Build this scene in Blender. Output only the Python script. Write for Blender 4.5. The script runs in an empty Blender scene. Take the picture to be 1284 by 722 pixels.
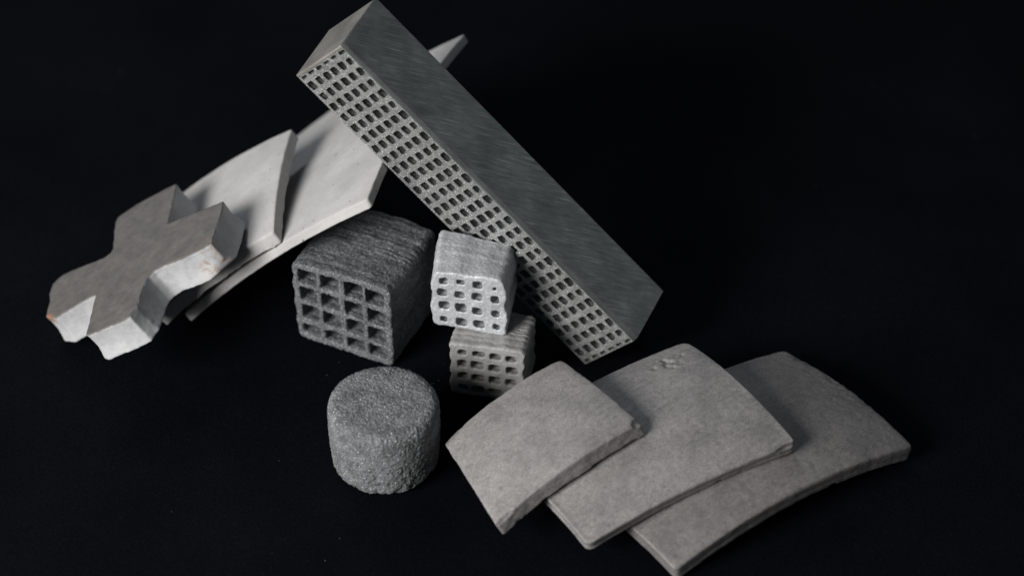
import bpy, math
import numpy as np
from mathutils import Vector, Matrix

# ------------------------------------------------------------------ camera, world, lights, exposure
S = 0.00025                       # metres per working unit (a quarter of a millimetre)
scene = bpy.context.scene
C = scene.collection
PITCH = math.radians(42.0)
DIST = 3567.0

cam_data = bpy.data.cameras.new('camera')
cam_data.sensor_width = 36.0
cam_data.sensor_fit = 'HORIZONTAL'
cam_data.lens = 100.0
cam_data.clip_start = 0.01
cam_data.clip_end = 50.0
cam_data.dof.use_dof = True
cam_data.dof.focus_distance = (DIST - 225.0) * S
cam_data.dof.aperture_fstop = 7.0
cam = bpy.data.objects.new('camera', cam_data)
C.objects.link(cam)
cam.location = Vector((0, -DIST * math.cos(PITCH), DIST * math.sin(PITCH))) * S
cam.rotation_euler = (math.pi / 2 - PITCH, 0, 0)
scene.camera = cam

world = bpy.data.worlds.new('World')
scene.world = world
world.use_nodes = True
wb = world.node_tree.nodes['Background']
wb.inputs['Color'].default_value = (0.75, 0.85, 1.0, 1)
wb.inputs['Strength'].default_value = 0.036


def area_light(name, pos, target, size, power, color, size_y=None):
    d = bpy.data.lights.new(name, 'AREA')
    d.shape = 'RECTANGLE'
    d.size = size
    d.size_y = size_y or size
    d.energy = power
    d.color = color
    o = bpy.data.objects.new(name, d)
    C.objects.link(o)
    o.location = pos
    v = Vector(target) - Vector(pos)
    o.rotation_euler = v.to_track_quat('-Z', 'Y').to_euler()
    return o


# a soft box to the left and in front of the table, and a weak one behind on the left
area_light('key_softbox', (-0.63, -0.62, 0.44), (0, -0.02, 0.02), 0.42, 13.6, (1.0, 0.98, 0.955))
area_light('side_fill', (1.5, 0.5, 0.62), (0, 0, 0.03), 0.9, 1.7, (0.95, 0.98, 1.0))  # added fill from the right, brightens the bar's smooth metal side
area_light('back_softbox', (-0.5, 1.0, 1.0), (0, 0, 0), 0.5, 4.0, (0.86, 0.93, 1.0))

vs = scene.view_settings
vs.view_transform = 'Standard'
vs.look = 'None'
vs.gamma = 1.0
vs.use_curve_mapping = False
vs.exposure = 0.0

# ------------------------------------------------------------------ numeric helpers
def _hash(ix, iy, iz, seed):
    h = (ix.astype(np.uint32) * np.uint32(374761393) + iy.astype(np.uint32) * np.uint32(668265263)
         + iz.astype(np.uint32) * np.uint32(2147483647 - 1640531) + np.uint32((seed * 974634721 + 12345) & 0xffffffff))
    h = (h ^ (h >> np.uint32(13))) * np.uint32(1274126177)
    h = (h ^ (h >> np.uint32(16))) * np.uint32(2246822519)
    h = h ^ (h >> np.uint32(15))
    return h.astype(np.float32) / np.float32(4294967296.0)


def vnoise(p, scale, seed=0):
    """smooth value noise in -1..1 at points p (n,3), feature size = scale (number or triple)"""
    q = p / np.asarray(scale, dtype=np.float32) + 1000.5
    i = np.floor(q).astype(np.int64)
    f = (q - i).astype(np.float32)
    u = f * f * (3 - 2 * f)
    r = 0
    for dx in (0, 1):
        wx = u[:, 0] if dx else 1 - u[:, 0]
        for dy in (0, 1):
            wy = u[:, 1] if dy else 1 - u[:, 1]
            for dz in (0, 1):
                wz = u[:, 2] if dz else 1 - u[:, 2]
                r = r + wx * wy * wz * _hash(i[:, 0] + dx, i[:, 1] + dy, i[:, 2] + dz, seed)
    return r * 2 - 1


def fbm(p, scale, seed=0, octaves=3):
    r, a = 0, 1.0
    sc = np.asarray(scale, dtype=np.float32)
    for k in range(octaves):
        r = r + a * vnoise(p, sc, seed + 17 * k)
        sc = sc * 0.5
        a *= 0.5
    return r / 1.6


def surface_nets(d, org, h):
    """quads of the zero level of a sampled distance field"""
    s = d < 0
    nx, ny, nz = d.shape
    acc = np.zeros((nx - 1, ny - 1, nz - 1), np.int8)
    corners = [(a, b, c) for a in (0, 1) for b in (0, 1) for c in (0, 1)]
    for a, b, c in corners:
        acc += s[a:nx - 1 + a, b:ny - 1 + b, c:nz - 1 + c]
    act = (acc > 0) & (acc < 8)
    idx = np.full(act.shape, -1, np.int64)
    ii = np.argwhere(act)
    idx[act] = np.arange(len(ii))
    vals = {c: d[ii[:, 0] + c[0], ii[:, 1] + c[1], ii[:, 2] + c[2]] for c in corners}
    psum = np.zeros((len(ii), 3))
    cnt = np.zeros(len(ii))
    for a in corners:
        for ax in range(3):
            if a[ax]:
                continue
            b = list(a); b[ax] = 1; b = tuple(b)
            va, vb = vals[a], vals[b]
            m = (va < 0) != (vb < 0)
            t = va[m] / (va[m] - vb[m])
            pt = np.repeat(np.array([a], float), m.sum(), 0)
            pt[:, ax] += t
            psum[m] += pt
            cnt[m] += 1
    v = (ii + psum / cnt[:, None]) * h + np.asarray(org)
    quads = []
    for ax in range(3):
        o1, o2 = [(1, 2), (2, 0), (0, 1)][ax]
        sl0 = [slice(None)] * 3; sl1 = [slice(None)] * 3
        sl0[ax] = slice(0, -1); sl1[ax] = slice(1, None)
        ch = s[tuple(sl0)] != s[tuple(sl1)]
        e = np.argwhere(ch)
        ok = (e[:, o1] > 0) & (e[:, o2] > 0) & (e[:, o1] < d.shape[o1] - 1) & (e[:, o2] < d.shape[o2] - 1)
        e = e[ok]
        inside = s[e[:, 0], e[:, 1], e[:, 2]]
        def cell(da, db):
            q = e.copy(); q[:, o1] -= da; q[:, o2] -= db
            return idx[q[:, 0], q[:, 1], q[:, 2]]
        q = np.stack([cell(1, 1), cell(0, 1), cell(0, 0), cell(1, 0)], 1)
        q[~inside] = q[~inside][:, ::-1]
        quads.append(q)
    return v, np.concatenate(quads)


def sample_sdf(lo, hi, h, coarse, detail=None, band=3.0):
    """coarse(P)->distance on the whole grid; detail(P, d) is added only near the surface"""
    lo = np.asarray(lo, float); hi = np.asarray(hi, float)
    n = np.ceil((hi - lo) / h).astype(int) + 1
    ax = [lo[k] + h * np.arange(n[k]) for k in range(3)]
    P = np.stack(np.meshgrid(*ax, indexing='ij'), -1).reshape(-1, 3).astype(np.float32)
    d = coarse(P).astype(np.float32)
    if detail is not None:
        m = np.abs(d) < band
        d[m] += detail(P[m], d[m])
    return surface_nets(d.reshape(n), lo, h)


def mesh_from(name, v, faces, smooth=True):
    me = bpy.data.meshes.new(name)
    faces = np.asarray(faces, dtype=np.int32)
    v = np.asarray(v, dtype=np.float32)
    k = faces.shape[1]
    me.vertices.add(len(v))
    me.vertices.foreach_set('co', v.ravel())
    me.loops.add(faces.size)
    me.loops.foreach_set('vertex_index', faces.ravel())
    me.polygons.add(len(faces))
    me.polygons.foreach_set('loop_start', np.arange(0, faces.size, k, dtype=np.int32))
    me.polygons.foreach_set('loop_total', np.full(len(faces), k, dtype=np.int32))
    me.update(calc_edges=True)
    me.validate()
    me.polygons.foreach_set('use_smooth', np.full(len(me.polygons), bool(smooth)))
    return me


def link(name, me, material, parent=None):
    o = bpy.data.objects.new(name, me)
    C.objects.link(o)
    if material is not None:
        me.materials.append(material)
    if parent is not None:
        o.parent = parent
    return o


def tag(o, label=None, cat=None, group=None, kind=None):
    if label: o['label'] = label
    if cat: o['category'] = cat
    if group: o['group'] = group
    if kind: o['kind'] = kind
    return o


# ------------------------------------------------------------------ materials
def new_mat(name):
    m = bpy.data.materials.new(name)
    m.use_nodes = True
    nt = m.node_tree
    return m, nt, nt.nodes['Principled BSDF']


def node(nt, typ, **kw):
    n = nt.nodes.new(typ)
    for k, v in kw.items():
        if k.startswith('in_'):
            n.inputs[k[3:].replace('_', ' ')].default_value = v
        else:
            setattr(n, k, v)
    return n


def coords(nt, stretch=(1, 1, 1), rot=(0, 0, 0)):
    tc = node(nt, 'ShaderNodeTexCoord')
    mp = node(nt, 'ShaderNodeMapping')
    mp.inputs['Scale'].default_value = stretch
    mp.inputs['Rotation'].default_value = rot
    nt.links.new(tc.outputs['Object'], mp.inputs['Vector'])
    return mp.outputs['Vector']


def noise(nt, vec, size, detail=3.0, rough=0.55):
    """noise with features of about size working units"""
    n = node(nt, 'ShaderNodeTexNoise')
    n.inputs['Scale'].default_value = 1.0 / (size * S)
    n.inputs['Detail'].default_value = detail
    n.inputs['Roughness'].default_value = rough
    nt.links.new(vec, n.inputs['Vector'])
    return n.outputs['Fac']


def ramp(nt, fac, stops):
    r = node(nt, 'ShaderNodeValToRGB')
    el = r.color_ramp.elements
    while len(el) < len(stops):
        el.new(0.5)
    for e_, (p, c) in zip(el, stops):
        e_.position = p
        e_.color = (c[0], c[1], c[2], 1) if hasattr(c, '__len__') else (c, c, c, 1)
    nt.links.new(fac, r.inputs['Fac'])
    return r.outputs['Color']


def mix(nt, a, b, fac, mode='MIX'):
    m = node(nt, 'ShaderNodeMix', data_type='RGBA', blend_type=mode)
    for sock, val in ((m.inputs[6], a), (m.inputs[7], b), (m.inputs[0], fac)):
        if isinstance(val, bpy.types.NodeSocket):
            nt.links.new(val, sock)
        else:
            sock.default_value = val if not hasattr(val, '__len__') or len(val) == 4 else (*val, 1)
    return m.outputs[2]


def bump(nt, height, strength, dist, prev=None):
    b = node(nt, 'ShaderNodeBump')
    b.inputs['Strength'].default_value = strength
    b.inputs['Distance'].default_value = dist * S
    nt.links.new(height, b.inputs['Height'])
    if prev is not None:
        nt.links.new(prev, b.inputs['Normal'])
    return b.outputs['Normal']


def grain_material(name, col, dark, light, rough=0.75, metal=0.0, grain=2.2, blotch=28, bump_s=0.5,
                   bump_d=1.0, glint=0.0, glint_size=2.2, stain=None, spec=0.3, dots=None, contrast=0.0):
    """matt sintered / fired body: blotches, grain, optional glints painted as brighter grains, optional stain (mask builder)"""
    m, nt, bs = new_mat(name)
    v = coords(nt)
    c = ramp(nt, noise(nt, v, blotch, 4, 0.6), [(0.32, dark), (0.5, col), (0.7, light)])
    g = noise(nt, v, grain, 2, 0.6)
    c = mix(nt, c, ramp(nt, g, [(0.3, 0.62), (0.5, 1.0), (0.72, 1.3)]), min(0.75, bump_s * 1.4), 'MULTIPLY')
    if contrast:
        cells = node(nt, 'ShaderNodeTexVoronoi')
        cells.inputs['Scale'].default_value = 1.0 / (grain * 1.15 * S)
        nt.links.new(v, cells.inputs['Vector'])
        cs = node(nt, 'ShaderNodeSeparateColor'); nt.links.new(cells.outputs['Color'], cs.inputs[0])
        c = mix(nt, c, ramp(nt, cs.outputs[1], [(0.0, 0.45), (0.6, 1.0), (1.0, 1.75)]), contrast, 'MULTIPLY')
    if dots:
        vd = node(nt, 'ShaderNodeTexVoronoi')
        vd.inputs['Scale'].default_value = 1.0 / (dots * S)
        nt.links.new(v, vd.inputs['Vector'])
        sel = ramp(nt, vd.outputs['Distance'], [(0.08, 1.0), (0.14, 0.0)])
        wh = node(nt, 'ShaderNodeSeparateColor'); nt.links.new(vd.outputs['Color'], wh.inputs[0])
        pick = ramp(nt, wh.outputs[0], [(0.55, 0.0), (0.6, 0.8)])
        f = mix(nt, sel, pick, 1.0, 'MULTIPLY')
        c = mix(nt, c, (0.045, 0.042, 0.04), f)
    if stain is not None:
        c = stain(nt, c)
    if glint > 0:
        vo = node(nt, 'ShaderNodeTexVoronoi')
        vo.inputs['Scale'].default_value = 1.0 / (glint_size * S)
        nt.links.new(v, vo.inputs['Vector'])
        sp = node(nt, 'ShaderNodeSeparateColor'); nt.links.new(vo.outputs['Color'], sp.inputs[0])
        f = ramp(nt, sp.outputs[0], [(1 - glint - 0.03, 0.0), (1 - glint, 1.0)])
        c = mix(nt, c, tuple(min(1, x * 2.6) for x in light), f)  # glints painted into the colour of a few grains
        rr = ramp(nt, f, [(0, rough), (1, 0.32)])
        nt.links.new(rr, bs.inputs['Roughness'])
    else:
        bs.inputs['Roughness'].default_value = rough
    nt.links.new(c, bs.inputs['Base Color'])
    bs.inputs['Metallic'].default_value = metal
    bs.inputs['Specular IOR Level'].default_value = spec
    nrm = bump(nt, noise(nt, v, grain, 3, 0.65), bump_s, bump_d)
    nrm = bump(nt, noise(nt, v, grain * 6, 3, 0.6), bump_s * 0.6, bump_d * 3, nrm)
    nt.links.new(nrm, bs.inputs['Normal'])
    return m


def g3(v, t=(1, 1, 1)):
    return (v * t[0], v * t[1], v * t[2])


WARM = (1.0, 0.955, 0.91)
COOL = (0.97, 1.0, 1.04)


def tile_material(name, a, seed):
    """fired clay-like skin: soft blotches, brushed streaks, fine pores, slight sheen"""
    m, nt, bs = new_mat(name)
    v = coords(nt)
    mp = node(nt, 'ShaderNodeMapping', vector_type='TEXTURE')
    tc = node(nt, 'ShaderNodeTexCoord')
    mp.inputs['Location'].default_value = (seed * 0.01, seed * 0.02, 0)
    mp.inputs['Rotation'].default_value = (0, 0, math.radians(36))
    mp.inputs['Scale'].default_value = (7, 1, 1)
    nt.links.new(tc.outputs['Object'], mp.inputs['Vector'])
    st = mp.outputs['Vector']
    c = ramp(nt, noise(nt, v, 55, 5, 0.62), [(0.3, g3(a * 0.76, (1, .965, .955))), (0.5, g3(a, (1, .955, .94))), (0.7, g3(a * 1.17, (1, .95, .932)))])
    streak = noise(nt, st, 5, 4, 0.65)
    c = mix(nt, c, ramp(nt, streak, [(0.3, 0.8), (0.5, 1.0), (0.7, 1.14)]), 0.65, 'MULTIPLY')
    fine = noise(nt, v, 1.5, 3, 0.75)
    c = mix(nt, c, ramp(nt, fine, [(0.3, 0.5), (0.5, 1.0), (0.68, 1.4)]), 0.68, 'MULTIPLY')
    c = mix(nt, c, ramp(nt, noise(nt, v, 6, 6, 0.8), [(0.32, 0.66), (0.5, 1.0), (0.66, 1.2)]), 0.68, 'MULTIPLY')
    po = node(nt, 'ShaderNodeTexVoronoi'); po.inputs['Scale'].default_value = 1.0 / (7.5 * S)
    nt.links.new(v, po.inputs['Vector'])
    pc_ = node(nt, 'ShaderNodeSeparateColor'); nt.links.new(po.outputs['Color'], pc_.inputs[0])
    pore = mix(nt, ramp(nt, po.outputs['Distance'], [(0.07, 1.0), (0.15, 0.0)]), ramp(nt, pc_.outputs[0], [(0.6, 0.0), (0.7, 0.75)]), 1.0, 'MULTIPLY')
    c = mix(nt, c, g3(a * 0.3), pore)
    dust = mix(nt, ramp(nt, po.outputs['Distance'], [(0.05, 1.0), (0.11, 0.0)]), ramp(nt, pc_.outputs[1], [(0.9, 0.0), (0.93, 0.8)]), 1.0, 'MULTIPLY')
    c = mix(nt, c, g3(a * 2.1), dust)
    scuff = ramp(nt, noise(nt, st, 1.6, 5, 0.75), [(0.58, 0.0), (0.66, 0.6)])
    c = mix(nt, c, g3(a * 1.7, (1, .97, .94)), scuff)
    dirt = ramp(nt, noise(nt, v, 13, 5, 0.7), [(0.6, 0.0), (0.7, 0.65)])
    c = mix(nt, c, g3(a * 0.5, (1, 0.97, 0.94)), dirt)
    nt.links.new(c, bs.inputs['Base Color'])
    nt.links.new(ramp(nt, streak, [(0.3, 0.6), (0.7, 0.43)]), bs.inputs['Roughness'])
    bs.inputs['Specular IOR Level'].default_value = 0.5
    nrm = bump(nt, fine, 0.5, 0.6)
    nrm = bump(nt, streak, 0.3, 0.9, nrm)
    nrm = bump(nt, noise(nt, v, 22, 4, 0.6), 0.18, 2.0, nrm)
    nt.links.new(nrm, bs.inputs['Normal'])
    return m


M_TILE = [tile_material('grey_fired_tile_%d' % k, a, k) for k, a in enumerate((0.25, 0.235, 0.178))]
M_PALE = grain_material('pale_fired_tile', g3(0.46, (1, 0.98, 0.968)), g3(0.41, (1, 0.98, 0.968)), g3(0.53, (1, 0.98, 0.968)),
                        rough=0.65, grain=3.0, blotch=60, bump_s=0.1, bump_d=0.5, spec=0.25, dots=11)
M_PALE2 = grain_material('pale_speckled_tile', g3(0.44, (1, 0.98, 0.968)), g3(0.39, (1, 0.98, 0.968)), g3(0.51, (1, 0.98, 0.968)),
                         rough=0.65, grain=3.0, blotch=50, bump_s=0.1, bump_d=0.5, spec=0.25, dots=8)


def cross_stain(nt, c):
    # rusty rim round the lower corner of one arm, and a darker skin on the upper face
    v = coords(nt)
    sx = node(nt, 'ShaderNodeSeparateXYZ'); nt.links.new(v, sx.inputs[0])
    top = node(nt, 'ShaderNodeMapRange'); nt.links.new(sx.outputs['Z'], top.inputs['Value'])
    top.inputs['From Min'].default_value = -3.6 * S
    top.inputs['From Max'].default_value = -2.2 * S
    skin = mix(nt, g3(0.09, WARM), g3(0.155, WARM), ramp(nt, noise(nt, v, 26, 6, 0.7), [(0.3, 0.0), (0.7, 1.0)]))
    skin = mix(nt, skin, g3(0.33, COOL), ramp(nt, noise(nt, v, 8, 5, 0.75), [(0.68, 0.0), (0.78, 0.8)]))
    skin = mix(nt, skin, g3(0.03), ramp(nt, noise(nt, v, 5, 3, 0.6), [(0.24, 0.9), (0.3, 0.0)]))
    zz = node(nt, 'ShaderNodeMath', operation='MULTIPLY_ADD')
    nt.links.new(noise(nt, v, 9, 4, 0.7), zz.inputs[0]); zz.inputs[1].default_value = -2.6 * S
    nt.links.new(sx.outputs['Z'], zz.inputs[2])
    nt.links.new(zz.outputs[0], top.inputs['Value'])
    c = mix(nt, c, skin, top.outputs['Result'])
    d = node(nt, 'ShaderNodeVectorMath', operation='DISTANCE')
    nt.links.new(v, d.inputs[0])
    d.inputs[1].default_value = (128 * S, -47 * S, -24 * S)
    near = node(nt, 'ShaderNodeMapRange'); nt.links.new(d.outputs['Value'], near.inputs['Value'])
    near.inputs['From Min'].default_value = 34 * S
    near.inputs['From Max'].default_value = 8 * S
    spots = ramp(nt, noise(nt, v, 9, 4, 0.7), [(0.5, 0.0), (0.62, 1.0)])
    f = mix(nt, spots, near.outputs['Result'], 1.0, 'MULTIPLY')
    c = mix(nt, c, (0.36, 0.23, 0.16), f)
    d2 = node(nt, 'ShaderNodeVectorMath', operation='DISTANCE')
    nt.links.new(v, d2.inputs[0])
    d2.inputs[1].default_value = (-118 * S, -42 * S, -3 * S)
    n2 = node(nt, 'ShaderNodeMapRange'); nt.links.new(d2.outputs['Value'], n2.inputs['Value'])
    n2.inputs['From Min'].default_value = 12 * S
    n2.inputs['From Max'].default_value = 3 * S
    return mix(nt, c, (0.3, 0.15, 0.08), n2.outputs['Result'])


M_CROSS = grain_material('cross_body', g3(0.46, (0.96, 0.975, 1.0)), g3(0.39, (0.96, 0.975, 1.0)), g3(0.52, (.97, .98, 1)), rough=0.6,
                         grain=2.5, blotch=45, bump_s=0.14, bump_d=0.5, stain=cross_stain, spec=0.25)
M_CYL = grain_material('porous_grey_grain', g3(0.17, COOL), g3(0.12, COOL), g3(0.22, COOL), rough=0.8, grain=1.5, blotch=20,
                       bump_s=0.9, bump_d=1.2, glint=0.012, glint_size=1.1, spec=0.2, contrast=0.34)
M_BIG = grain_material('dark_sintered_grain', g3(0.128, (.95, .985, 1.05)), g3(0.092, (.95, .985, 1.05)), g3(0.165, (.95, .985, 1.05)), contrast=0.8, rough=0.62, grain=1.5, blotch=22,
                       bump_s=0.8, bump_d=0.9, glint=0.02, glint_size=1.0, spec=0.4)
M_SILVER = grain_material('silver_sintered_grain', g3(0.49, COOL), g3(0.41, COOL), g3(0.56, COOL), rough=0.55, metal=0.25, grain=1.5,
                          blotch=26, bump_s=0.4, bump_d=0.7, glint=0.012, glint_size=0.9, spec=0.5)
M_DULL = grain_material('dull_grey_print', g3(0.3, (1,.995,.985)), g3(0.25, (1,.995,.985)), g3(0.35, (1,.995,.985)), rough=0.6, metal=0.1, grain=1.7, blotch=24,
                        bump_s=0.4, bump_d=0.7, spec=0.35)
M_LATTICE = grain_material('sintered_lattice', g3(0.26, (.97, 1, 1)), g3(0.2, (.97, 1, 1)), g3(0.32, (.97, 1, 1)), rough=0.5, metal=0.3, contrast=0.35,
                           grain=1.6, blotch=24, bump_s=0.7, bump_d=0.8, glint=0.03, glint_size=0.9, spec=0.5)


def ground_metal(name, col, streak_rot, rough):
    m, nt, bs = new_mat(name)
    v = coords(nt, (1, 1, 1))
    mp = node(nt, 'ShaderNodeMapping', vector_type='TEXTURE')
    tc = node(nt, 'ShaderNodeTexCoord')
    mp.inputs['Rotation'].default_value = streak_rot
    mp.inputs['Scale'].default_value = (1, 1, 40)
    nt.links.new(tc.outputs['Object'], mp.inputs['Vector'])
    vs_ = mp.outputs['Vector']
    sc = noise(nt, vs_, 1.0, 4, 0.7)
    c = ramp(nt, noise(nt, v, 40, 4, 0.6), [(0.3, tuple(x * 0.75 for x in col)), (0.52, col), (0.72, tuple(x * 1.25 for x in col))])
    c = mix(nt, c, ramp(nt, sc, [(0.3, 0.72), (0.48, 1.0), (0.56, 1.12), (0.66, 2.2)]), 0.62, 'MULTIPLY')
    nt.links.new(c, bs.inputs['Base Color'])
    bs.inputs['Metallic'].default_value = 0.75
    nt.links.new(ramp(nt, sc, [(0.3, rough + 0.1), (0.7, rough - 0.08)]), bs.inputs['Roughness'])
    nrm = bump(nt, sc, 0.16, 0.4)
    nrm = bump(nt, noise(nt, v, 1.6, 2), 0.25, 0.4, nrm)
    nt.links.new(nrm, bs.inputs['Normal'])
    return m


M_PLATE = ground_metal('ground_steel', (0.17, 0.186, 0.181), (math.radians(35), 0, 0), 0.48)
M_END = ground_metal('tarnished_steel', (0.40, 0.385, 0.355), (math.radians(80), 0, 0), 0.5)

# black cloth
M_CLOTH, nt, bs = new_mat('black_cloth')
v = coords(nt)
c = ramp(nt, noise(nt, v, 260, 4, 0.6), [(0.3, (0.0016, 0.0019, 0.0032)), (0.7, (0.0036, 0.0041, 0.0066))])
c = mix(nt, c, ramp(nt, noise(nt, v, 2.2, 4, 0.75), [(0.35, 0.45), (0.55, 1.0), (0.75, 2.4)]), 0.9, 'MULTIPLY')
nt.links.new(c, bs.inputs['Base Color'])
bs.inputs['Roughness'].default_value = 0.85
bs.inputs['Specular IOR Level'].default_value = 0.04
nt.links.new(bump(nt, noise(nt, v, 3.0, 3, 0.7), 0.5, 1.0), bs.inputs['Normal'])

M_DUST, nt, bs = new_mat('pale_dust')
bs.inputs['Base Color'].default_value = (0.13, 0.13, 0.135, 1)
bs.inputs['Roughness'].default_value = 0.8

# ------------------------------------------------------------------ the surface everything stands on
gx = np.linspace(-1, 1, 121)
G = np.stack(np.meshgrid(gx, gx, indexing='ij'), -1).reshape(-1, 2)
gv = np.zeros((len(G), 3))
gv[:, 0] = np.sign(G[:, 0]) * np.abs(G[:, 0]) ** 1.6 * 3.0
gv[:, 1] = np.sign(G[:, 1]) * np.abs(G[:, 1]) ** 1.6 * 3.0
rr = np.hypot(gv[:, 0], gv[:, 1])
gv[:, 2] = -0.0002 + np.clip((rr - 0.25) / 0.5, 0, 1) * 0.002 * fbm(np.c_[gv[:, :2], gv[:, 2]].astype(np.float32), 0.3, 5)
ii = np.arange(121 * 121).reshape(121, 121)
gf = np.stack([ii[:-1, :-1].ravel(), ii[1:, :-1].ravel(), ii[1:, 1:].ravel(), ii[:-1, 1:].ravel()], 1)
ground = tag(link('ground', mesh_from('ground', gv, gf), M_CLOTH), kind='structure')

# ------------------------------------------------------------------ curved tiles
def smax(a, b, k):
    h = np.clip(0.5 + 0.5 * (a - b) / k, 0, 1)
    return b + (a - b) * h + k * h * (1 - h)


def smin(a, b, k):
    return -smax(-a, -b, k)


def curved_tile(name, corners, hs, ht, th, material, seed, label, slant=(0, 0, 0, 0), voxel=1.45, corner_r=5.0,
                rough_edge=1.2, top_rough=0.5, edge_r=2.0, pits=(), chips=(), strata=0.0, group=None, wear=0.0):
    """corners near-left, near-right, far-right, far-left of the upper face; hs, ht: rise of the arch across and along"""
    c = np.array(corners, float)
    f = (np.linalg.norm(c[1] - c[0]) + np.linalg.norm(c[2] - c[3])) / 2
    r = (np.linalg.norm(c[3] - c[0]) + np.linalg.norm(c[2] - c[1])) / 2
    n = np.cross(c[1] - c[0], c[3] - c[0]); n /= np.linalg.norm(n)

    def coarse(P):
        x, y, z = P[:, 0], P[:, 1], P[:, 2]
        dep = -z
        dx0 = -x - slant[3] * dep
        dx1 = x - f - slant[1] * dep
        dy0 = -y - slant[0] * dep
        dy1 = y - r - slant[2] * dep
        d = smax(smax(dx0, dx1, 0.5), smax(dy0, dy1, 0.5), corner_r)
        dz = np.maximum(z, -th - z)
        return smax(d, dz, edge_r)

    def detail(P, d):
        x, y, z = P[:, 0], P[:, 1], P[:, 2]
        side = np.minimum(np.minimum(x, f - x), np.minimum(y, r - y))
        es = np.clip(1 - (side - 1) / 5.0, 0, 1)
        flat = P * np.array([1, 1, 0.35], np.float32)
        o = es * rough_edge * (0.8 * fbm(flat, 34, seed) + 0.38 * fbm(P, (9, 9, 5), seed + 3, 4) + 0.7 * np.maximum(0, vnoise(P, 13, seed + 4) - 0.4) + 0.3)
        if strata:
            o = o + es * strata * vnoise(P * np.array([0.02, 0.02, 1], np.float32), 2.6, seed + 9)
        o = o + (1 - es) * top_rough * (0.9 * fbm(P, 36, seed + 5) + 0.3 * vnoise(P, 6, seed + 6))
        for (px, py, pr) in pits:                   # crumbled patches
            m = np.clip(1.3 - np.hypot(x - px * f, (y - py * r) * 1.5) / pr, 0, 1)
            o = o + m * 6.5 * np.maximum(0, vnoise(P * np.array([1, 1, 0.25], np.float32), 4.6, seed + 41) - 0.05)
        if wear:
            m = np.clip(1 - (f - x) / 46.0, 0, 1) * np.clip((y / r - 0.1) * 4, 0, 1)
            o = o + wear * m * (1.2 * np.maximum(0, fbm(P, 12, seed + 50, 4)) + 0.5 * vnoise(P, 3.2, seed + 51))
        return o.astype(np.float32)

    def coarse2(P):
        d = coarse(P)
        for (px, py, pz, ax, ay, az) in chips:      # broken-off bites
            q = (np.sqrt(((P[:, 0] - px * f) / ax) ** 2 + ((P[:, 1] - py * r) / ay) ** 2 + ((P[:, 2] - pz) / az) ** 2) - 1) * min(ax, ay, az)
            d = smax(d, -q, 1.2)
        return d
    pad = 6 + max(slant) * th
    v, q = sample_sdf((-pad, -pad, -th - 5), (f + pad, r + pad, 6), voxel, coarse2, detail, 5.0)
    s = (v[:, 0] / f)[:, None]; t = (v[:, 1] / r)[:, None]
    arch = 4 * hs * s * (1 - s) + 4 * ht * t * (1 - t)
    ds = (4 * hs * (1 - 2 * s) / f); dt = (4 * ht * (1 - 2 * t) / r)
    ef = (1 - t) * (c[1] - c[0]) + t * (c[2] - c[3]); ef /= np.linalg.norm(ef, axis=1)[:, None]
    er = (1 - s) * (c[3] - c[0]) + s * (c[2] - c[1]); er /= np.linalg.norm(er, axis=1)[:, None]
    nn = n - ds * ef - dt * er
    nn /= np.linalg.norm(nn, axis=1)[:, None]
    w = (1 - s) * (1 - t) * c[0] + s * (1 - t) * c[1] + s * t * c[2] + (1 - s) * t * c[3] + n * arch + nn * v[:, 2:3]
    base = np.array([c[:, 0].mean(), c[:, 1].mean(), w[:, 2].min()])
    o = link(name, mesh_from(name, (w - base) * S, q), material)
    o.location = base * S
    return tag(o, label, 'tile', group)


GR = 'curved grey tiles overlapping on the right'
curved_tile('curved_tile', [[182.9, -496.6, 22.0], [470.4, -305.9, 26.0], [329.4, -140.0, 26.0], [46.3, -341.6, 20.0]], 28, 15, 22,
            M_TILE[2], 31, 'darkest curved grey tile at the far right, lowest of the three overlapping tiles', slant=(0.2, 0.1, 0, 0.1),
            corner_r=7, rough_edge=1.0, top_rough=0.9, edge_r=1.6, strata=0.8, group=GR,
            chips=((0.99, 0.86, 2, 9, 8, 4), (0.98, 0.6, 3, 7, 16, 4), (0.66, -0.02, -23, 6, 3, 5)), wear=1.0)
curved_tile('curved_tile', [[84.9, -475.4, 41.0], [325.9, -353.4, 79.0], [207.3, -173.0, 70.0], [-33.5, -310.2, 33.0]], 12, 17, 17,
            M_TILE[1], 52, 'middle of the three overlapping curved grey tiles, with small pits near its back corner', slant=(0.15, 0.1, 0, 0.1),
            corner_r=9, rough_edge=1.1, top_rough=0.7, edge_r=1.2, strata=1.2, group=GR,
            pits=((0.86, 0.86, 20), (0.78, 0.84, 9)),
            chips=((0.97, 0.0, 1, 20, 4, 7),))
curved_tile('curved_tile', [[-18.4, -454.6, 50.0], [148.0, -346.7, 106.0], [56.8, -235.8, 101.0], [-79.2, -329.2, 55.0]], 13, 5, 20,
            M_TILE[0], 77, 'smallest curved grey tile in front, topmost of the three overlapping tiles, with thick rough edge', slant=(0.36, 0.3, 0, 0.1),
            corner_r=4, rough_edge=1.7, top_rough=0.6, edge_r=0.8, group=GR, voxel=1.25,
            chips=((0.06, -0.01, 2, 14, 5, 6), (0.99, 0.02, 1, 8, 6, 5)))
curved_tile('curved_tile', [[-406.0, -61.2, 10.0], [-169.5, -113.2, 241.0], [-59.1, 216.2, 235.0], [-304.8, 267.6, 6.0]], 11, 12, 12,
            M_PALE, 13, 'large pale curved tile sloping up beneath the perforated bar', corner_r=5, rough_edge=0.7, top_rough=0.4, edge_r=1.0,
            slant=(0.35, 0, 0, 0), group='pale tiles on the left')
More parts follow.
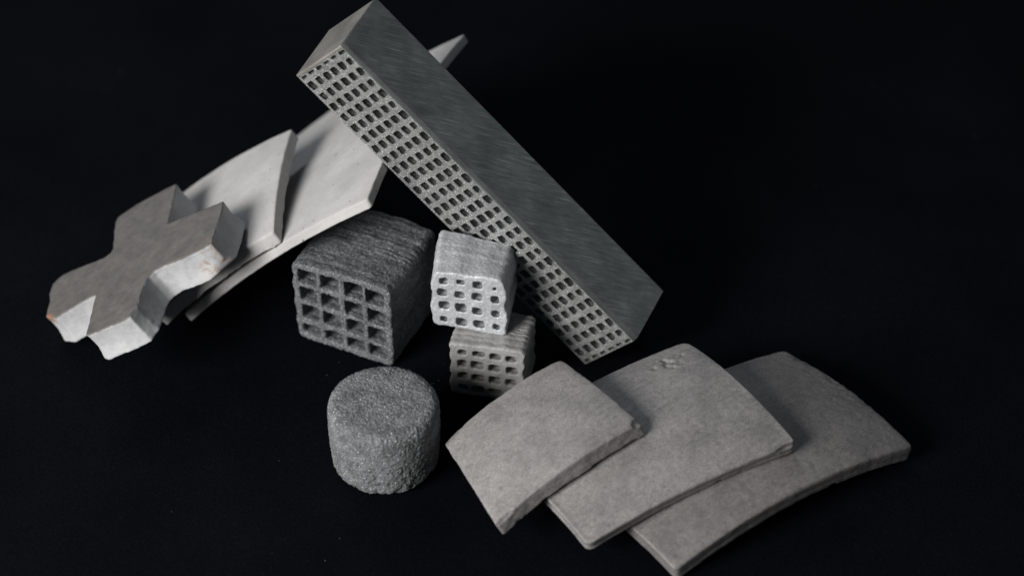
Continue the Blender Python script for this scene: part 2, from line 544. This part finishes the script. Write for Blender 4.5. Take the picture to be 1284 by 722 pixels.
curved_tile('curved_tile', [[-437.1, -82.9, 26.0], [-284.1, -87.2, 168.0], [-273.1, 104.7, 172.0], [-437.2, 130.0, 30.0]], 8, 6, 17,
            M_PALE2, 21, 'smaller pale speckled tile between the cross block and the large pale tile', corner_r=4, rough_edge=0.7, top_rough=0.35,
            edge_r=1.0, voxel=1.3, group='pale tiles on the left', slant=(0.4, 0, 0, 0))

# ------------------------------------------------------------------ cross-shaped block
CROSS = [(-123.2, -35.7), (-126.1, -17.6), (-126.4, -3.9), (-132.9, 13.4), (-133.3, 32.1), (-123.3, 41.8), (-102.8, 42.4), (-76.3, 39.6),
         (-50.0, 36.7), (-41.9, 39.8), (-40.4, 48.2), (-44.5, 67.7), (-48.9, 86.0), (-52.8, 107.3), (-51.3, 115.9), (-31.3, 123.1),
         (-0.3, 126.8), (24.6, 129.3), (40.2, 127.7), (42.8, 102.2), (47.3, 44.6), (90.4, 40.5), (121.8, 37.1), (135.5, 35.7), (136.7, 9.7),
         (135.2, -45.2), (118.0, -48.5), (90.4, -48.9), (62.7, -44.8), (48.6, -47.2), (41.8, -53.7), (38.2, -67.9), (37.9, -85.3),
         (38.1, -104.3), (31.6, -121.0), (16.3, -122.6), (-8.6, -120.5), (-30.9, -119.9), (-37.2, -115.1), (-40.2, -82.9), (-44.2, -37.8),
         (-68.5, -40.7), (-92.4, -45.3), (-102.9, -48.4)]


def poly_sdf(px, py, poly):
    d = np.full(px.shape, 1e9)
    inside = np.zeros(px.shape, bool)
    n = len(poly)
    for k in range(n):
        ax, ay = poly[k]; bx, by = poly[(k + 1) % n]
        ex, ey = bx - ax, by - ay
        wx, wy = px - ax, py - ay
        t = np.clip((wx * ex + wy * ey) / (ex * ex + ey * ey), 0, 1)
        d = np.minimum(d, (wx - t * ex) ** 2 + (wy - t * ey) ** 2)
        cr = ((ay <= py) & (by > py)) | ((by <= py) & (ay > py))
        xi = ax + (py - ay) / (by - ay if by != ay else 1e-9) * ex
        inside ^= cr & (px < xi)
    d = np.sqrt(d)
    return np.where(inside, -d, d)


def build_cross():
    th, h = 42.0, 1.35
    lo, hi = np.array([-146, -136, -th - 5.0]), np.array([150, 142, 5.0])
    nx, ny = (np.ceil((hi - lo) / h).astype(int) + 1)[:2]
    gx_, gy_ = np.meshgrid(lo[0] + h * np.arange(nx), lo[1] + h * np.arange(ny), indexing='ij')
    d2 = poly_sdf(gx_, gy_, CROSS)
    d2 = (d2 + np.roll(d2, 1, 0) + np.roll(d2, -1, 0) + np.roll(d2, 1, 1) + np.roll(d2, -1, 1)) / 5

    def coarse(P):
        dd = np.repeat(d2.ravel(), len(P) // d2.size)
        z = P[:, 2]
        dd = dd + 1.6 * np.sin(np.clip(-z / th, 0, 1) * math.pi) - 3.2 * np.clip(-z / th, 0, 1) ** 2     # walls slightly hollow and flared
        d = smax(dd, np.maximum(z, -th - z), 2.0)
        # broken lower corner of the right arm
        q = (0.55 * (P[:, 0] - 131) - 0.75 * (P[:, 1] + 43) - 0.35 * (z + 20)) - 3.0 - 3.0 * np.maximum(0, 85 - P[:, 0])
        return smax(d, q, 5.0)

    def detail(P, d):
        return (0.45 * fbm(P, 30, 3) + 0.3 * vnoise(P, 5, 8) + 0.5 * np.maximum(0, vnoise(P, 9, 4) - 0.6)).astype(np.float32)
    v, q = sample_sdf(lo, hi, h, coarse, detail, 4.0)
    o = link('cross_block', mesh_from('cross_block', v * S, q), M_CROSS)
    M = Matrix(((0.8303, 0.1058, -0.5471), (-0.0719, 0.994, 0.083), (0.5526, -0.0295, 0.8329)))
    o.matrix_world = Matrix.Translation(Vector((-461.65, -74.2, 110.7)) * S) @ M.to_4x4()
    return tag(o, 'thick grey plus shaped block with pale sides and rust stains, lying on a pale tile', 'cross block')


build_cross()

# ------------------------------------------------------------------ honeycomb blocks
def rrect(x, y, hx, hy, r):
    qx = np.abs(x) - (hx - r); qy = np.abs(y) - (hy - r)
    return np.hypot(np.maximum(qx, 0), np.maximum(qy, 0)) + np.minimum(np.maximum(qx, qy), 0) - r


def honeycomb_block(dims, holes, voxel, material, seed, loc, yaw, label, edge=6.0, scallop=0.0, scn=4, ridge=0.4, ridge_pitch=4.0, grain=0.5,
                    grain_size=3.0, bulge=0.0, warp=None, lip=1.5, arch=0.0, flare=0.0):
    """open channels run front to back; holes are (x, z, half width, half height, corner)"""
    X, Y, Z = dims

    def coarse(P):
        x, y, z = P[:, 0], P[:, 1], P[:, 2]
        q0 = np.stack([0 * x, 0 * x, z], 1)
        wob = scallop * (0.5 * np.cos(2 * math.pi * scn * z / Z + 0.9) + 1.0 * vnoise(q0, Z / scn * 1.1, seed + 31))
        q1 = np.stack([x, 0 * x, 0 * z + 50], 1)
        wobt = scallop * (0.25 * np.cos(2 * math.pi * scn * x / X + 0.7) + 1.2 * vnoise(q1, X / scn * 1.2, seed + 32))
        ax = X / 2 + wob + bulge * np.sin(math.pi * np.clip(z / Z, 0, 1))
        az = Z / 2 + wobt * np.clip((z - Z * .3) / (Z * .7), 0, 1) + arch * np.sin(math.pi * np.clip(x / X, 0, 1)) * (z > Z / 2)
        qx = np.abs(x - X / 2) - ax + edge
        qz = np.abs(z - Z / 2) - az + edge
        d = np.hypot(np.maximum(qx, 0), np.maximum(qz, 0)) + np.minimum(np.maximum(qx, qz), 0) - edge
        d = smax(d, np.abs(y - Y / 2) - Y / 2, lip * 2)
        for k, (hx, hz, wx, wz, rc) in enumerate(holes):
            m = (np.abs(x - hx) < wx + 8) & (np.abs(z - hz) < wz + 8)
            xx, zz, yy = x[m], z[m], y[m]
            sag = 0.9 * np.sin(yy / 9.0 + k)
            wide = flare * np.clip((np.minimum(yy, Y - yy) - 1.5) / 4.0, 0, 1)  # channel widened behind its opening so the hole looks darker
            dh = rrect(xx - hx - sag * 0.5, zz - hz - sag * 0.4, wx, wz, rc) - wide
            d[m] = smax(d[m], -dh, lip)
        return d

    def detail(P, d):
        lay = P * np.array([0.012, 1.0, 0.012], np.float32)
        o = ridge * vnoise(lay, ridge_pitch, seed) + ridge * 0.6 * vnoise(P * np.array([0.03, 1.0, 0.03], np.float32), ridge_pitch * 0.6, seed + 2)
        o = o + grain * vnoise(P, grain_size, seed + 4) + 0.8 * vnoise(P, 16, seed + 5)
        return o.astype(np.float32)
    pad = 7
    v, q = sample_sdf((-pad, -pad, -pad), (X + pad, Y + pad, Z + pad + arch), voxel, coarse, detail, 3.0)
    v[:, 2] = np.where(v[:, 2] < 0, v[:, 2] * 0.1, v[:, 2])
    if warp is not None:
        v = warp(v)
    base = np.array([X / 2, Y / 2, v[:, 2].min()])
    o = link('honeycomb_block', mesh_from('honeycomb_block', (v - base) * S, q), material)
    cy, sy = math.cos(yaw), math.sin(yaw)
    o.location = (np.array([loc[0] + cy * base[0] - sy * base[1], loc[1] + sy * base[0] + cy * base[1], loc[2]])) * S
    o.rotation_euler = (0, 0, yaw)
    return tag(o, label, 'honeycomb block')


rng = np.random.default_rng(4)
# large dark block
big = []
for j, (zc, hh) in enumerate(((102, 12.0), (73, 12.0), (44.5, 11.5), (17.5, 9.5))):
    for i, xc in enumerate((19.5, 50.5, 82.5, 113)):
        big.append((xc + rng.uniform(-1.2, 1.2), zc + rng.uniform(-1, 1), 12.3 + rng.uniform(-.6, .4), hh - 0.2 + rng.uniform(-.7, .5), 3.4))


def big_warp(v):
    x, y, z = v[:, 0] / 133.5, v[:, 1] / 126.8, v[:, 2] / 123.2
    v = v.copy()
    v[:, 2] += 3.5 * np.sin(math.pi * np.clip(x, 0, 1)) * z ** 2 + 2.5 * z * x * (1 - y)
    v[:, 0] += (1 - z) * (1 - x) * 4.0 - (z - .5) * 2.0 * x
    v[:, 2] += (1 - z) * (3.0 * (1 - x))
    return v


honeycomb_block((133.5, 126.8, 121.0), big, 1.35, M_BIG, 5, (-266.05, -89.26, 0), math.radians(-24.73),
                'large dark grey block with a four by four grid of square channels', edge=9, scallop=1.6, ridge=0.5, ridge_pitch=2.9, grain=0.7,
                grain_size=2.4, bulge=0.5, warp=big_warp, lip=1.6)

# lower small block
low = []
for j, (zf, hh) in enumerate(((0.83, 4.6), (0.61, 5.6), (0.37, 5.4), (0.14, 4.6))):
    for i, xf in enumerate((0.17, 0.38, 0.605, 0.83)):
        low.append((xf * 91 + rng.uniform(-.8, .8), zf * 82 + rng.uniform(-.6, .6), (5.6, 7.4, 7.4, 6.8)[i] + rng.uniform(-.7, .5), hh + rng.uniform(-.7, .5), 3.2))
honeycomb_block((90.9, 66.0, 82.0), low, 1.0, M_DULL, 8, (-74.28, -188.08, 0), math.radians(-11.93),
                'small dull grey honeycomb block on the cloth, beneath the silver one', edge=8, scallop=2.0, scn=4, ridge=0.6, ridge_pitch=2.5,
                grain=0.35, grain_size=2.6, lip=1.0, flare=1.4)

# upper small block
up = []
sz = {(0, 0): (5.2, 5.2), (0, 1): (5.2, 3.4), (0, 2): (6.0, 5.2), (0, 3): (2.2, 2.0), (3, 0): (4.2, 4.0), (3, 3): (3.6, 3.4), (2, 3): (4.2, 4.6), (1, 3): (5.2, 5.2)}
for j, zf in enumerate((0.845, 0.625, 0.375, 0.14)):
    for i, xf in enumerate((0.16, 0.39, 0.62, 0.86)):
        a, b = sz.get((j, i), (6.2, 5.4))
        up.append((xf * 91 + rng.uniform(-.7, .7), zf * 84.5 + rng.uniform(-.8, .8) - (3 if (j, i) == (0, 3) else 0), a, b, min(a, b) * 0.62))


def up_warp(v):
    x, y, z = v[:, 0] / 91.7, v[:, 1] / 68.2, v[:, 2] / 84.5
    v = v.copy()
    v[:, 0] += -5.0 * y * (1 - x) * z + 2.5 * (1 - z) * x * (1 - y) - 2.5 * x * z * (1 - y) + 2 * (1 - x) * z * (1 - y)
    v[:, 2] += 12.0 * (1 - x) * y * z - 4.5 * x * y * z
    v[:, 1] -= 8.0 * x * (1 - z) * (1 - y)
    return v


honeycomb_block((91.7, 67.0, 84.5), up, 0.95, M_SILVER, 12, (-96.19, -156.16, 82.5), math.radians(-9.94),
                'small bright silver honeycomb block with round holes, stacked on a dull grey one', edge=10, scallop=2.8, scn=2.6, ridge=0.35,
                ridge_pitch=4.0, grain=0.35, grain_size=2.6, warp=up_warp, lip=1.5, flare=2.2)

# ------------------------------------------------------------------ porous cylinder
def build_cylinder():
    r0, r1, hgt = 61.5, 65.2, 97.0

    def coarse(P):
        x, y, z = P[:, 0], P[:, 1], P[:, 2]
        t = np.clip(z / hgt, 0, 1)
        rad = r0 + (r1 - r0) * np.minimum(1, t * 1.8) - 1.2 * np.maximum(0, t - .6)
        return smax(np.hypot(x, y) - rad, np.abs(z - hgt / 2) - hgt / 2, 14.0)

    def detail(P, d):
        z = P[:, 2]
        low_ = np.clip(1.15 - z / hgt, 0, 1)
        o = 0.55 * vnoise(P, 2.2, 3) + 0.5 * vnoise(P, 1.5, 6)
        o = o + low_ * (1.5 * np.maximum(0, vnoise(P, 5.0, 9) - 0.05) * 1.4 + 1.3 * fbm(P, 15, 10)) + 0.5 * fbm(P, 40, 2)
        return o.astype(np.float32)
    v, q = sample_sdf((-78, -78, -6), (78, 78, 104), 0.85, coarse, detail, 4.0)
    v[:, 2] -= v[:, 2].min()
    o = link('porous_cylinder', mesh_from('porous_cylinder', v * S, q), M_CYL)
    o.location = Vector((-148.3, -303.5, 0)) * S
    return tag(o, 'short grainy grey cylinder standing in front of the large dark honeycomb block', 'cylinder')


build_cylinder()

# ------------------------------------------------------------------ perforated bar
BAR_O = np.array([89.30, -138.51, 0.0])
BAR_M = np.array([[0.6153, 0.3984, -0.6802], [-0.3182, 0.915, 0.248], [0.7212, 0.0639, 0.6898]])
LA, LB, LC = 96.13, 88.25, 502.43           # across the pierced face, through the bar, along the bar


def bar_lattice():
    """pierced block: x across the face, y through, z along; channels open at front and back"""
    PLATE, END = 5.48, 4.0
    W, Lc = LA - PLATE, LC - END
    nc, nr = 6, 28
    v, q = [], []
    r = np.random.default_rng(9)

    def add(p):
        v.append(p); return len(v) - 1
    NH = 16
    ang = np.arange(NH) / NH * 2 * math.pi

    def rect_pt(a, x0, x1, z0, z1):
        cx, cz = (x0 + x1) / 2, (z0 + z1) / 2
        hx, hz = (x1 - x0) / 2, (z1 - z0) / 2
        ca, sa = math.cos(a), math.sin(a)
        k = max(abs(ca), abs(sa))
        return cx + ca / k * hx, cz + sa / k * hz
    xs = np.linspace(0, W, nc + 1)
    pz_ = Lc / 28.0
    zs = np.concatenate([[0.0], pz_ * (np.arange(28) + 0.5), [Lc]])
    nr = len(zs) - 1
    for j in range(nr):
        for i in range(nc):
            x0, x1, z0, z1 = xs[i], xs[i + 1], zs[j], zs[j + 1]
            cx, cz = (x0 + x1) / 2 + r.uniform(-.35, .35), (z0 + z1) / 2 + r.uniform(-.4, .4)
            hx, hz = 5.0 + r.uniform(-.35, .35), 5.75 + r.uniform(-.5, .45)
            if j % 2 == 0:
                cx += 0.25
            if i == nc - 1:
                if j % 2: hx, hz, cx = hx * 0.9, hz * 0.84, cx - 0.5
                else: hx, hz, cx = hx * 1.05, hz * 1.08, cx + 0.4
            if i == 0:
                if j % 2 == 0: hx, hz = hx * 0.86, hz * 0.9
            if j in (0, nr - 1): hz = 2.4 + r.uniform(-.8, .5); cz += 0.8 if j else -0.8
            pw = r.uniform(5.0, 10.0)
            tw = r.normal(0, .06)
            rad = []
            for a in ang:
                ca, sa = math.cos(a), math.sin(a)
                k = (abs(ca) ** pw + abs(sa) ** pw) ** (-1 / pw)
                kk = k * (1 + r.normal(0, .03))
                rad.append((ca * kk * hx + tw * sa * hz, sa * kk * hz - tw * ca * hx))
            rings = []
            for side in (0, 1):
                yb = 0.0 if side == 0 else LB
                sg = 1 if side == 0 else -1
                outer = []
                for a in ang:
                    px, pz = rect_pt(a, x0, x1, z0, z1)
                    outer.append(add((px, yb, pz)))
                rim = [add((cx + dx * 1.06, yb + sg * 0.05, cz + dz * 1.055)) for dx, dz in rad]
                r1 = [add((cx + dx * 1.015, yb + sg * 0.35, cz + dz * 1.015)) for dx, dz in rad]
                r2 = [add((cx + dx, yb + sg * 1.0, cz + dz)) for dx, dz in rad]
                rings.append((outer, rim, r1, r2))
            (o0, m0, a0, b0), (o1, m1, a1, b1) = rings
            mids = []
            for yy in (4.5, 32.0, LB - 4.5):
                sx, szz = r.uniform(-.8, .8), r.uniform(-.8, .8)
                mids.append([add((cx + dx * 1.24 + sx * .3, yy, cz + dz * 1.24 + szz * .3)) for dx, dz in rad])  # wider inside than at the face, shaped to darken the holes
            chain = [o0, m0, a0, b0] + mids + [b1, a1, m1, o1]
            for ra, rb in zip(chain[:-1], chain[1:]):
                for k in range(NH):
                    k2 = (k + 1) % NH
                    q.append((ra[k], ra[k2], rb[k2], rb[k]))
    # outer corners of each cell between the ring points
            for side in (0, 1):
                pass
    # outer skin left (x = 0), lower end (z = 0)
    nseg = 28
    for k in range(nseg):
        z0, z1 = Lc * k / nseg, Lc * (k + 1) / nseg
        q.append((add((0, LB, z0)), add((0, 0, z0)), add((0, 0, z1)), add((0, LB, z1))))
    q.append((add((0, 0, 0)), add((0, LB, 0)), add((W, LB, 0)), add((W, 0, 0))))
    return np.array(v), np.array(q)


def rounded_slab(x0, x1, y0, y1, z0, z1, bev, seg=(10, 10, 60)):
    """box with bevelled edges built as a subdivided closed grid"""
    import bmesh
    bm = bmesh.new()
    bmesh.ops.create_cube(bm, size=1.0)
    for vv in bm.verts:
        vv.co = Vector((x0 if vv.co.x < 0 else x1, y0 if vv.co.y < 0 else y1, z0 if vv.co.z < 0 else z1))
    bmesh.ops.bevel(bm, geom=list(bm.edges), offset=bev, segments=3, profile=0.6, affect='EDGES')
    me = bpy.data.meshes.new('slab')
    bm.to_mesh(me); bm.free()
    for p in me.polygons:
        p.use_smooth = True
    return me


bar = bpy.data.objects.new('perforated_bar', None)
bar.empty_display_size = 0.01
C.objects.link(bar)
bar.matrix_world = Matrix.Translation(Vector(BAR_O) * S) @ Matrix(BAR_M.tolist()).to_4x4()
tag(bar, 'long square metal bar pierced by rows of small holes, leaning on the large pale tile', 'metal bar')
lv, lq = bar_lattice()
lat = link('lattice_core', mesh_from('lattice_core', lv * S, lq, smooth=False), M_LATTICE, bar)
tag(lat, 'pierced sparkling grey core with six rows of square holes')
def chamfered_plate(x0, x1, y0, y1, z0, z1, ch0, ch1):
    """plate whose long front edge is ground off, wider towards the lower end"""
    v, q = [], []
    n = 40
    r = np.random.default_rng(2)
    for k in range(n + 1):
        t = k / n
        z = z0 + (z1 - z0) * t
        ch = ch0 + (ch1 - ch0) * t + r.normal(0, .12)
        prof = [(x0, y0), (x1 - ch * 0.75, y0), (x1 - ch * 0.68, y0 + 0.12 * ch), (x1 - 0.18 * ch, y0 + ch * 0.72), (x1, y0 + ch * 0.95),
                (x1, y1 - 1.0), (x1 - 0.3, y1 - 0.3), (x1 - 1.0, y1), (x0, y1)]
        v += [(a_, b_, z) for a_, b_ in prof]
    m = 9
    for k in range(n):
        for i in range(m):
            j = (i + 1) % m
            q.append((k * m + i, k * m + j, (k + 1) * m + j, (k + 1) * m + i))
    me = mesh_from('side_wall', np.array(v), np.array(q), smooth=False)
    import bmesh
    bm = bmesh.new(); bm.from_mesh(me); bm.verts.ensure_lookup_table()
    bm.faces.new([bm.verts[i] for i in range(m)])
    bm.faces.new([bm.verts[n * m + i] for i in range(m)])
    bmesh.ops.recalc_face_normals(bm, faces=bm.faces)
    bm.to_mesh(me); bm.free()
    return me


pl = chamfered_plate(LA - 5.5, LA, -0.25, LB + 0.25, 0, LC, 5.5, 2.0)
pl.transform(Matrix.Scale(S, 4))
side = tag(link('side_wall', pl, M_PLATE, bar), 'dark scratched smooth metal side')
en = rounded_slab(-0.25, LA - 5.52, -0.2, LB + 0.2, LC - 4.02, LC - 0.1, 0.9)
en.transform(Matrix.Scale(S, 4))
end = tag(link('end_wall', en, M_END, bar), 'tarnished brownish end face')

# ------------------------------------------------------------------ dust on the cloth
def build_dust():
    r = np.random.default_rng(3)
    v, f = [], []
    base = np.array([(1, 0, 0), (-1, 0, 0), (0, 1, 0), (0, -1, 0), (0, 0, 1), (0, 0, -1)], float)
    tri = [(0, 2, 4), (2, 1, 4), (1, 3, 4), (3, 0, 4), (2, 0, 5), (1, 2, 5), (3, 1, 5), (0, 3, 5)]
    centres = [(-50, -235, 45, 70), (80, -185, 45, 30), (-150, -300, 95, 45), (-110, -180, 40, 35)]
    pts = []
    for cx, cy, s_, n in centres:
        for _ in range(n):
            pts.append((r.normal(cx, s_), r.normal(cy, s_), .22 + .55 * r.random() ** 3))
    for _ in range(70):
        pts.append((r.uniform(-700, 700), r.uniform(-580, 640), .22 + .4 * r.random() ** 3))
    for x, y, s_ in pts:
        b = len(v)
        for p in base:
            v.append((x + p[0] * s_ * r.uniform(.6, 1.4), y + p[1] * s_ * r.uniform(.6, 1.4), -0.5 + s_ * .5 + p[2] * s_ * .6))
        f += [(b + a_, b + b_, b + c_) for a_, b_, c_ in tri]
    o = link('dust', mesh_from('dust', np.array(v) * S, np.array(f), smooth=False), M_DUST)
    return tag(o, 'fine pale dust specks scattered on the black cloth', 'dust', kind='stuff')


build_dust()
